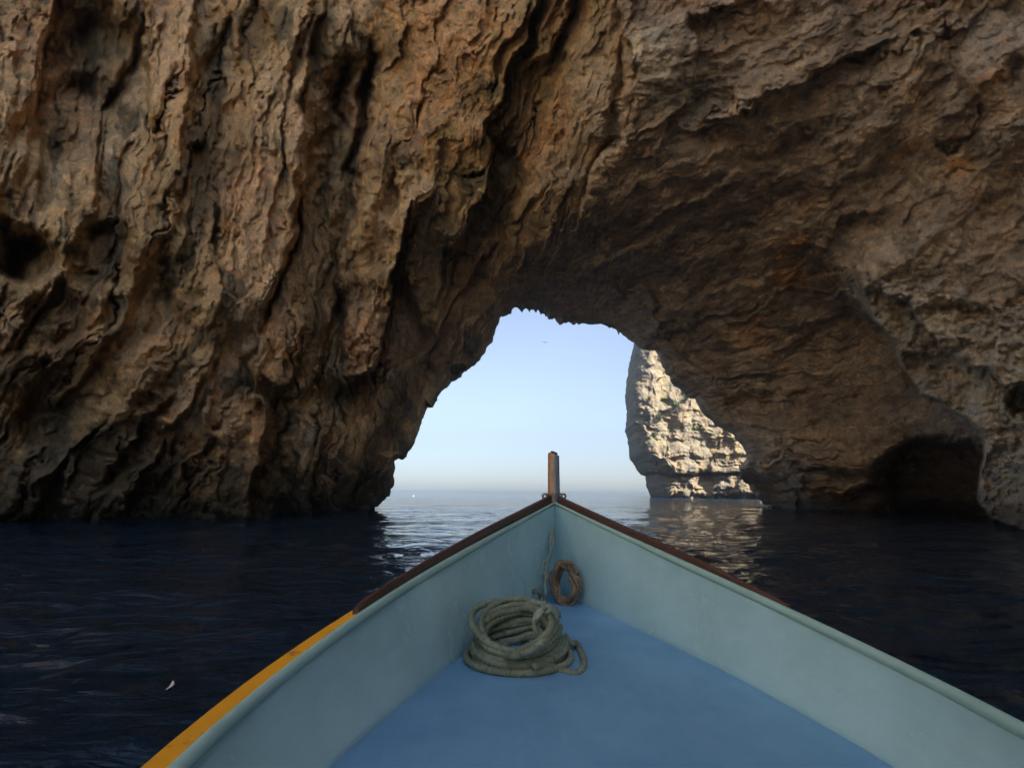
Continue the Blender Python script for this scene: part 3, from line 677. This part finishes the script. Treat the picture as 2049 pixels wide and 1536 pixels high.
# iron strap round the post, ending in an eye on each rail
hb = at_y(1110, 988, YST+.02); pth = []
for x, y in [(-.083, .0), (-.066, -.002), (-.050, -.001), (-.03, -.026), (0, -.034), (.03, -.026), (.050, -.001), (.066, -.002), (.083, .0)]: pth.append([b0[0]+x, b0[1]+y, hb[2]])
pth = resample(pth, .004); T_ = np.gradient(pth, axis=0); T_ /= np.linalg.norm(T_, axis=1)[:, None]; Nn = np.cross(T_, [0, 0, 1.0])
sec = np.array([(-.002, -.0065), (-.002, .0065), (.002, .0065), (.002, -.0065)])
m = MB(); m.grid(pth[:, None]+sec[None, :, :1]*Nn[:, None]+sec[None, :, 1:]*np.array([0, 0, 1.0]), closed=True, cap=True); strap = bpart(m, 'iron_strap', METAL, angle=30)
for sg2 in (-1, 1):
    m = MB(); R_ = []
    for k_ in range(21):
        a_ = 2*math.pi*k_/20; c3 = np.array([b0[0]+sg2*.070, b0[1]-.004, hb[2]-.016])
        ctr = c3+.0155*np.array([math.cos(a_), 0, math.sin(a_)])
        R_.append([ctr+.0075*(math.cos(p_)*np.array([math.cos(a_), 0, math.sin(a_)])+math.sin(p_)*np.array([0, 1, 0])) for p_ in np.linspace(0, 2*math.pi, 8, endpoint=False)])
    m.grid(R_, closed=True); bpart(m, 'eye', METAL, strap)
# eye bolt in the corner, that the painter is tied to
eb = at_y(1106, 1060, YST-.035)
m = MB(); R_ = []
for k_ in range(17):
    a_ = 2*math.pi*k_/16; e1 = np.array([.2, -.98, 0]); e1 /= np.linalg.norm(e1); ctr = eb+.014*(math.cos(a_)*np.array([0, 0, 1])+math.sin(a_)*e1)
    rd = (ctr-eb)/.014; sd2 = np.cross(e1, [0, 0, 1]); R_.append([ctr+.0035*(math.cos(p_)*rd+math.sin(p_)*sd2) for p_ in np.linspace(0, 2*math.pi, 8, endpoint=False)])
m.grid(R_, closed=True); bpart(m, 'eye_bolt', METAL)

# ---- ropes
def rope_mat(name, c1, c2, c3):
    t = NT(name); co = t.coord(); n = t.noise(co, 7, 4, .6); n2 = t.noise(co, 60, 5, .7); n3 = t.noise(co, 240, 3, .6)
    c = t.mix(t.ramp(n, [(.38, (0, 0, 0)), (.62, (1, 1, 1))]), c1, c2); c = t.mix(t.math('MULTIPLY', t.ramp(n2, [(.48, (0, 0, 0)), (.66, (1, 1, 1))]), .7), c, c3)
    return t.out(c, .9, t.bump(n3, .7, .003, t.bump(n2, .6, .004)), Specular_IOR_Level=.15)
RG = rope_mat('green_rope_fibre', (.17, .21, .15), (.27, .32, .25), (.11, .10, .06))
RT = rope_mat('pale_line_fibre', (.30, .36, .30), (.24, .30, .26), (.16, .17, .13))
RB = rope_mat('brown_rope_fibre', (.20, .145, .10), (.33, .25, .18), (.06, .04, .03))
cc0 = fl(1040, 1312); R0 = .0135
def ropeobj(name, paths, r, mat, org, label, names=(), **k):
    top_o = None
    for i, p_ in enumerate(paths):
        m = MB(); m.grid(rope_grid(p_, r, **k)-np.asarray(org), closed=True, cap=True)
        o = m.build(name if i == 0 else names[i-1], mat, top_o)
        if i == 0: o.location = org; tag(o, label, 'rope'); top_o = o
    return top_o
rr_ = random.Random(5)
coilc = fl(1042, 1317); paths = []; pts = []
# a stack of turns: wide at the bottom, slipping to the left, the upper ones pulled together where the line ties them
turns = 15
lay = [(.210, .0), (.218, .018), (.216, .036), (.210, .054), (.200, .072), (.190, .088), (.180, .102)]
tie_ang = math.radians(62)                 # direction of the tied bundle seen from the coil centre (towards the bow, right)
for k_ in range(turns*26+1):
    a_ = -2*math.pi*k_/26+.3; tn = k_/26.
    lvl = tn/turns*6; i0 = min(5, int(lvl)); f_ = lvl-i0; R_ = lay[i0][0]*(1-f_)+lay[i0+1][0]*f_; z = lay[i0][1]*(1-f_)+lay[i0+1][1]*f_
    R_ += .012*math.sin(a_*1.0+tn*2.1)+.010*math.sin(tn*5.3); dz = .016*math.sin(a_+tn*1.7)*min(1, tn*.4)
    tl = (1+.55*math.sin(a_)); near = math.exp(-((math.atan2(math.sin(a_-tie_ang), math.cos(a_-tie_ang)))/.42)**2)
    R2 = R_*(1-near*.16)*(.94+.08*math.cos(2*(a_-.4))); zz_ = z*tl+dz*(1-near)*.6+near*(.03-z*.1)
    pts.append([coilc[0]+R2*math.cos(a_)*.87-.02*z/.15, coilc[1]+R2*math.sin(a_)*.98, ZD+.016+max(0, zz_)])
paths.append(pts)
# loose turns standing proud of the stack, and the bight that crosses the middle
def loop(cx, cy, ra, rb, rot, z0, z1, n=40, ph=0, a_from=0, a_to=2*math.pi):
    o = []
    for k_ in range(n+1):
        a_ = a_from+(a_to-a_from)*k_/n; x = ra*math.cos(a_); y = rb*math.sin(a_)
        o.append([cx+x*math.cos(rot)-y*math.sin(rot), cy+x*math.sin(rot)+y*math.cos(rot), ZD+z0+(z1-z0)*(.5+.5*math.sin(a_+ph))])
    return o
X0, Y0 = coilc[0], coilc[1]
paths.append(loop(X0-.005, Y0+.015, .170, .205, .12, .07, .20, ph=.1, a_to=6.1))
paths.append(loop(X0+.008, Y0+.0, .166, .195, -.2, .06, .185, ph=.3, a_from=.4, a_to=6.3))
paths.append(loop(X0-.03, Y0+.02, .190, .20, .3, .07, .19, ph=-.2, a_from=-.3, a_to=5.7))
paths.append(loop(X0-.01, Y0-.02, .225, .225, 0, .02, .02, ph=0, a_from=2.4, a_to=6.9))
def pz(px, py, z): return list(at_z(px, py, ZD+z))
paths.append([pz(1098,1216,.17), pz(1112,1238,.17), pz(1108,1262,.155), pz(1085,1285,.14), pz(1052,1305,.11), pz(1022,1312,.08), pz(1008,1300,.03), pz(1018,1282,.02)])
paths.append([pz(1088,1212,.21), pz(1103,1240,.19), pz(1098,1264,.165), pz(1074,1284,.14), pz(1042,1300,.09), pz(1016,1306,.05)])
paths.append([pz(1040,1260,.015), pz(1046,1278,.012), pz(1060,1290,.012), pz(1080,1292,.02), pz(1095,1280,.05)])
paths.append([pz(1066,1332,.05), pz(1100,1334,.02), pz(1128,1342,.013), pz(1152,1347,.013), pz(1166,1338,.013), pz(1168,1320,.013), pz(1160,1300,.013), pz(1155,1288,.02), pz(1143,1286,.04), pz(1130,1270,.06)])
paths.append([pz(1083,1212,.02), pz(1083,1195,.05), pz(1078,1184,.09), pz(1068,1183,.09), pz(1062,1190,.05), pz(1058,1204,.02)])
coil = ropeobj('rope_coil', paths, R0, RG, [X0, Y0, ZD], 'thick grey green mooring rope coiled in a high ring on the blue deck', ['loose_turn']*4+['rope_bight']*3+['rope_end']*2, step=.0075, lay=.22, pitch=.07)
# thin line from the eye bolt down to the coil, doubled at the top, with a knot and a few turns round the bundle
kn = np.array(pz(1092, 1160, .0)); 
yA, yB = YST-.05, YST-.12
def py_(px, py, Y): return list(at_y(px, py, Y))
l1 = [py_(1106,1058,YST-0.125), py_(1107,1080,YST-0.145), py_(1103,1100,YST-0.165), py_(1099,1118,YST-0.185), py_(1093,1132,YST-0.205), py_(1092,1144,YST-0.225), py_(1095,1154,YST-0.245), py_(1090,1166,YST-0.295), py_(1092,1184,YST-0.375), py_(1090,1204,YST-0.475), pz(1094,1222,.215)]
l2 = [py_(1104,1062,YST-0.125), py_(1101,1084,YST-0.155), py_(1103,1104,YST-0.175), py_(1096,1120,YST-0.195), py_(1087,1126,YST-0.205), py_(1086,1140,YST-0.225), py_(1091,1152,YST-0.245), py_(1094,1162,YST-0.275)]
tz = np.array(pz(1092, 1222, .21))
wr_ = []
for k_ in range(33):
    a_ = 2*math.pi*k_/16.; wr_.append([tz[0]+.006*math.sin(a_*.5)+.046*math.cos(a_), tz[1]-.012-.012*k_/16.+.02*math.cos(a_), tz[2]-.038+.052*math.sin(a_)])
knot = [[tz[0]+.010*math.cos(a_)*1.2, tz[1]-.03+.008*math.sin(a_*2), tz[2]+.012+.010*math.sin(a_)] for a_ in np.linspace(0, 9, 22)]
knot2 = [list(np.array(py_(1091,1156,YST-.18))+[.010*math.cos(a_), .008*math.sin(a_*1.5), .012*math.sin(a_)]) for a_ in np.linspace(0, 10, 24)]
tail = [pz(1088,1222,.215), pz(1076,1236,.20), pz(1073,1252,.15), pz(1078,1262,.11)]
org = py_(1106, 1058, YST-.05)
ropeobj('tie_line', [l1, l2, wr_, knot, knot2, tail], .0105, RT, org, 'thin pale line hanging from the stem eye bolt, knotted round the coil', ['line_strand', 'lashing', 'knot', 'knot', 'line_end'], step=.005, nseg=10)
# brown braided coil leaning on the right-hand bulwark
bc = np.array(at_y(1132, 1192, YST-.36)); bc[2] = ZD+.128; ex = np.array([.87, -.50, .0]); ex /= np.linalg.norm(ex); ez = np.array([.0, .10, 1.0]); ez /= np.linalg.norm(ez); en = np.cross(ex, ez)
ps = []; one = []
for (ra, rb, off, ph, rt) in [(.090, .134, .0, 0, 0), (.080, .120, .016, 1, .12), (.070, .112, -.010, 2, -.1), (.086, .126, -.020, 2.7, .06), (.060, .104, .022, 3.3, .2), (.066, .098, -.024, 4.1, -.15), (.094, .128, .010, 5, .05)]:
    o = []; ph_ = .4
    for k_ in range(31):
        a_ = 2*math.pi*k_/29+ph_; x = ra*math.cos(a_)*(1+.06*math.sin(3*a_+ph)); y = rb*math.sin(a_)*(1+.05*math.cos(2*a_+ph)); x, y = x*math.cos(rt)-y*math.sin(rt), x*math.sin(rt)+y*math.cos(rt)
        o.append(bc+ex*(x+.007*math.sin(5*a_+ph*3))+ez*(y+.008*math.sin(4*a_+ph*2))+en*(off+.014*math.sin(2*a_+ph)+.006*math.sin(7*a_)))
    one += o[:29]
ps = [one]
ropeobj('rope_coil', ps, .0125, RB, bc, 'small brown braided rope coil standing on edge against the right bulwark', step=.006, nseg=14, lay=.34, pitch=.05)

# ---- small things
# scuff marks are part of the deck paint; specks of grit lie in two places
GREEN = NT('shrub_leaf'); GREEN = GREEN.out(GREEN.ramp(GREEN.noise(GREEN.coord(), 3, 4), [(.35, (.035, .05, .015)), (.65, (.10, .12, .04))]), .7)
TWIG = NT('twig_bark'); TWIG = TWIG.out((.09, .07, .05), .9)
from mathutils.bvhtree import BVHTree
def bvh(o): 
    me = o.data; n = len(me.vertices); v = np.empty(n*3, np.float32); me.vertices.foreach_get('co', v)
    k_ = len(me.polygons); f = np.empty(k_*4, np.int32); me.loops.foreach_get('vertex_index', f)
    return BVHTree.FromPolygons(v.reshape(-1, 3).tolist(), f.reshape(-1, 4).tolist())
BC = bvh(cliff); BV = bvh(cave)
def hit(B, px, py):
    d_ = rays(px, py); h = B.ray_cast(EYE.tolist(), d_.tolist()); return (np.array(h[0]), np.array(h[1])) if h[0] is not None else (None, None)
def shrub(px, py, B, size, label, group):
    p_, n_ = hit(B, px, py)
    if p_ is None: return
    if n_@(p_-EYE) > 0: n_ = -n_
    o = empty('cliff_shrub', p_.tolist()); tag(o, label, 'shrub', group)
    m = MB(); r = random.Random(int(px*7+py))
    st = MB(); st.grid(rope_grid([[0, 0, 0], list(n_*size*.25+[0, 0, size*.1]), list(n_*size*.45+[0, 0, size*.35])], size*.04, nseg=6, step=size*.08)); st.build('stem', TWIG, o)
    for _ in range(240):
        v = np.array([r.gauss(0, 1), r.gauss(0, 1), r.gauss(0, .75)]); v = v/np.linalg.norm(v)*size*.55*r.uniform(.3, 1)**.6; c_ = v+n_*size*.4+[0, 0, size*.25]
        a_ = np.array([r.gauss(0, 1) for _ in range(3)]); a_ /= np.linalg.norm(a_); b_ = np.cross(a_, [r.gauss(0, 1) for _ in range(3)]); b_ /= np.linalg.norm(b_); l_ = size*.13
        m.add([c_-a_*l_, c_+b_*l_*.5, c_+a_*l_, c_-b_*l_*.5], [(0, 1, 2, 3)])
    m.build('foliage', GREEN, o, smooth=False)
shr = [(1374,800,1.3,'olive shrub high on the pale cliff, nearest the edge of the arch'),(1352,815,1.5,'round green shrub in the upper middle of the pale cliff'),(1338,735,1.1,'small shrub near the top of the pale cliff under the arch'),
       (1322,838,1.6,'broad green shrub on the left ledge of the pale cliff'),(1300,800,1.0,'small shrub close to the left edge of the pale cliff'),(1310,872,1.2,'lowest green shrub on the left side of the pale cliff'),(1358,770,1.0,'tiny shrub in a cleft where the pale cliff meets the dark arch')]
for x, y, s2, lb in shr: shrub(x, y, BC, s2, lb, 'shrubs growing on the pale cliff')
shrub(907, 746, BV, 1.0, 'dark shrub clinging to the left edge of the arch against the sky', None)
shrub(920, 737, BV, .7, 'smaller dark tuft just above the shrub on the left edge of the arch', None)
# dry root hanging from the roof lip
o_ = at_y(1205, 636, 43.4); pth = [o_, at_y(1210, 645, 43.4), at_y(1220, 651, 43.4), at_y(1236, 649, 43.4), at_y(1246, 647, 43.5)]
m = MB(); m.grid(rope_grid([list(np.array(q)-o_) for q in pth], .035, nseg=6, step=.1, lay=.02), closed=True, cap=True); o = m.build('hanging_root', TWIG, None); o.location = o_.tolist()
tag(o, 'thin dry root looping down from the roof lip of the arch', 'root')
# gull far off in the sky
bp = at_y(1091, 685, 70); bm_ = MB(); W = .42
GULL = NT('gull_feathers'); GULL = GULL.out((.45, .46, .48), .8)
body = [[-.02, 0, 0], [-.16, 0, .01]]
R_ = []
for q in np.linspace(0, 1, 9):
    r_ = .055*math.sin(math.pi*min(.97, max(.04, q)))**.7; R_.append([[ -.25+.5*q, r_*math.cos(a_), r_*.8*math.sin(a_)] for a_ in np.linspace(0, 2*math.pi, 8, endpoint=False)])
for row in R_:
    for v in row: v[0], v[1] = v[1], v[0]
bm_.grid(R_, closed=True, cap=True)
gull = bm_.build('gull', GULL, None); gull.location = bp.tolist(); tag(gull, 'small grey gull gliding in the open sky inside the arch', 'bird')
for sg2 in (-1, 1):
    m = MB(); R_ = []
    for q in np.linspace(0, 1, 9):
        x = sg2*(.03+.52*q); z = (.03+.12*q if sg2 < 0 else .02+.14*q)*(1-.2*q)+(-.02); ch = .17*(1-.75*q); y = .05-.10*q*q
        R_.append([[x, y+ch/2, z], [x, y, z+.012*(1-q)+.002], [x, y-ch/2, z], [x, y, z-.006]])
    m.grid(R_, closed=True, cap=True); m.build('wing', GULL, gull)
# sailing boat on the horizon
SAIL = NT('hazed_sail_cloth'); SAIL = SAIL.out((.30, .36, .44), .8); HZHULL = NT('hazed_gelcoat'); HZHULL = HZHULL.out((.22, .28, .36), .5)  # haze painted into the sail and hull colours as dull grey-blue
sb = at_z(836, 979.6, 0.0); sbp = EYE+(rays(836, 977)/rays(836, 977)[1])*2600; sbp[2] = 0
sb_o = empty('sailing_boat', sbp.tolist()); tag(sb_o, 'tiny hazy sailing boat on the horizon near the left edge of the arch', 'sailing boat')
m = MB(); R_ = []
for q in np.linspace(0, 1, 11):
    hw_ = 1.5*math.sin(math.pi*min(.98, q*.85+.13))**.8; x = -5+10*q
    R_.append([[x, -hw_, 1.1], [x, -hw_*.8, .2], [x, 0, -.3], [x, hw_*.8, .2], [x, hw_, 1.1]])
m.grid(R_, closed=True, cap=True); m.build('hull', HZHULL, sb_o)
m = MB(); m.grid(rope_grid([[.5, 0, .8], [.5, 0, 7], [.5, 0, 13]], .09, nseg=6, step=1), closed=True, cap=True); m.build('mast', HZHULL, sb_o)
m = MB(); m.add([[.4, .05, 2], [-4.2, .3, 2.2], [.4, .05, 12.6], [.4, -.03, 2], [-4.2, .22, 2.2], [.4, -.03, 12.6]], [(0,1,2),(5,4,3),(0,3,4,1),(1,4,5,2),(2,5,3,0)]); m.build('sail', SAIL, sb_o, smooth=False)
m = MB(); m.add([[.7, .0, 11], [4.8, .2, 1.4], [.9, .5, 1.6], [.7, -.06, 11], [4.8, .14, 1.4], [.9, .44, 1.6]], [(0,1,2),(5,4,3),(0,3,4,1),(1,4,5,2),(2,5,3,0)]); m.build('sail', SAIL, sb_o, smooth=False)
# small curved white shape on the water beside the boat
FLECK = NT('fleck_white'); FLECK = FLECK.out((.85, .88, .84), .6)
fp = at_z(341, 1370, .03); q0 = at_z(332, 1379, .03); q1 = at_z(346, 1361, .03); dv = q1-q0
m = MB(); R_ = []
for q in np.linspace(0, 1, 13):
    c_ = q0+dv*q+np.array([.02, -.0, 0])*math.sin(math.pi*q); wv = .016*math.sin(math.pi*min(.98, max(.03, q)))**.8
    n_ = np.cross(dv/np.linalg.norm(dv), [0, 0, 1]); R_.append([c_-n_*wv-fp, c_+[0, 0, .006]-fp, c_+n_*wv-fp, c_-[0, 0, .004]-fp])
m.grid(R_, closed=True, cap=True); o = m.build('fleck', FLECK, None); o.location = fp.tolist(); tag(o, 'small curved white shape floating on the dark water left of the boat', 'fleck')
# foam where the swell meets the foot of the arch
FOAM = NT('sea_foam'); co = FOAM.coord(); FOAM = FOAM.out((.75, .8, .82), .8)
m = MB(); r = random.Random(9)
for (x0, x1, y0, n_) in ((1508, 1542, 1012, 90), (826, 829, 992, 4)):
    for _ in range(n_):
        px = r.gauss((x0+x1)/2, (x1-x0)/5); c_ = at_z(px, y0+r.gauss(0, .9)-(px-(x0+x1)/2)*.03, .05); s2 = r.uniform(.03, .11)*c_[1]/40*(1 if x0 > 1000 else .35)
        ring_ = [[c_[0]+s2*2.0*math.cos(a_)*r.uniform(.7, 1.2), c_[1]+s2*1.6*math.sin(a_), c_[2]] for a_ in np.linspace(0, 6.28, 7, endpoint=False)]
        m.add(ring_+[[c_[0], c_[1], c_[2]+s2*.6]], [(k_, (k_+1) % 7, 7) for k_ in range(7)])
o = m.build('foam', FOAM, None); tag(o, 'white foam breaking at the foot of the right side of the arch', 'foam', kind='stuff')



# ------------------------------------------------------------------ haze
m = MB(); S_, z0_, z1_ = 760., -4., 80.
m.add([(-S_,-S_,z0_),(S_,-S_,z0_),(S_,S_,z0_),(-S_,S_,z0_),(-S_,-S_,z1_),(S_,-S_,z1_),(S_,S_,z1_),(-S_,S_,z1_)], [(0,3,2,1),(4,5,6,7),(0,1,5,4),(1,2,6,5),(2,3,7,6),(3,0,4,7)])
hm = bpy.data.materials.new('haze'); hm.use_nodes = True; hn = hm.node_tree; hn.nodes.remove(hn.nodes['Principled BSDF'])
pv = hn.nodes.new('ShaderNodeVolumePrincipled'); pv.inputs['Color'].default_value = (.86, .93, 1, 1); pv.inputs['Density'].default_value = .0013; pv.inputs['Anisotropy'].default_value = .8
hn.links.new(pv.outputs[0], hn.nodes['Material Output'].inputs['Volume'])
hz = m.build('haze', hm, None, smooth=False); tag(hz, 'thin pale sea haze filling the air', 'haze', kind='stuff')

# ------------------------------------------------------------------ camera, light, sky
cam = bpy.data.cameras.new('camera'); co_ = bpy.data.objects.new('camera', cam); C.objects.link(co_)
cam.sensor_width = 36; cam.lens = 36*F/2049; cam.clip_start = .02; cam.clip_end = 60000
from mathutils import Matrix
M = Matrix(((rgt[0], upv[0], -f0[0], EYE[0]), (rgt[1], upv[1], -f0[1], EYE[1]), (rgt[2], upv[2], -f0[2], EYE[2]), (0, 0, 0, 1)))
co_.matrix_world = M
sc = bpy.context.scene; sc.camera = co_
SUN_AZ, SUN_EL = 121, 46       # degrees, azimuth from +Y towards +X
w = bpy.data.worlds.new('World'); sc.world = w; w.use_nodes = True
sk = w.node_tree.nodes.new('ShaderNodeTexSky'); sk.sky_type = 'NISHITA'; sk.sun_disc = False
sk.sun_elevation = math.radians(SUN_EL); sk.sun_rotation = math.radians(SUN_AZ); sk.altitude = 1200; sk.air_density = 1.0; sk.dust_density = 2.5; sk.ozone_density = 3.0
bg = w.node_tree.nodes['Background']; hs = w.node_tree.nodes.new('ShaderNodeHueSaturation'); hs.inputs['Saturation'].default_value = .76   # hazy summer air
w.node_tree.links.new(sk.outputs[0], hs.inputs['Color']); w.node_tree.links.new(hs.outputs[0], bg.inputs[0]); bg.inputs[1].default_value = .056
sl = bpy.data.lights.new('sun', 'SUN'); sl.energy = 4.8; sl.angle = math.radians(.5); sl.color = (1, .95, .87)
so = bpy.data.objects.new('sun', sl); C.objects.link(so)
from mathutils import Vector
sd_ = Vector((math.sin(math.radians(SUN_AZ))*math.cos(math.radians(SUN_EL)), math.cos(math.radians(SUN_AZ))*math.cos(math.radians(SUN_EL)), math.sin(math.radians(SUN_EL))))
so.rotation_euler = sd_.to_track_quat('Z', 'Y').to_euler(); so.location = (60, -20, 60)
vs = sc.view_settings; vs.view_transform = 'Standard'; vs.look = 'None'; vs.exposure = 2.35; vs.gamma = 1; vs.use_curve_mapping = False
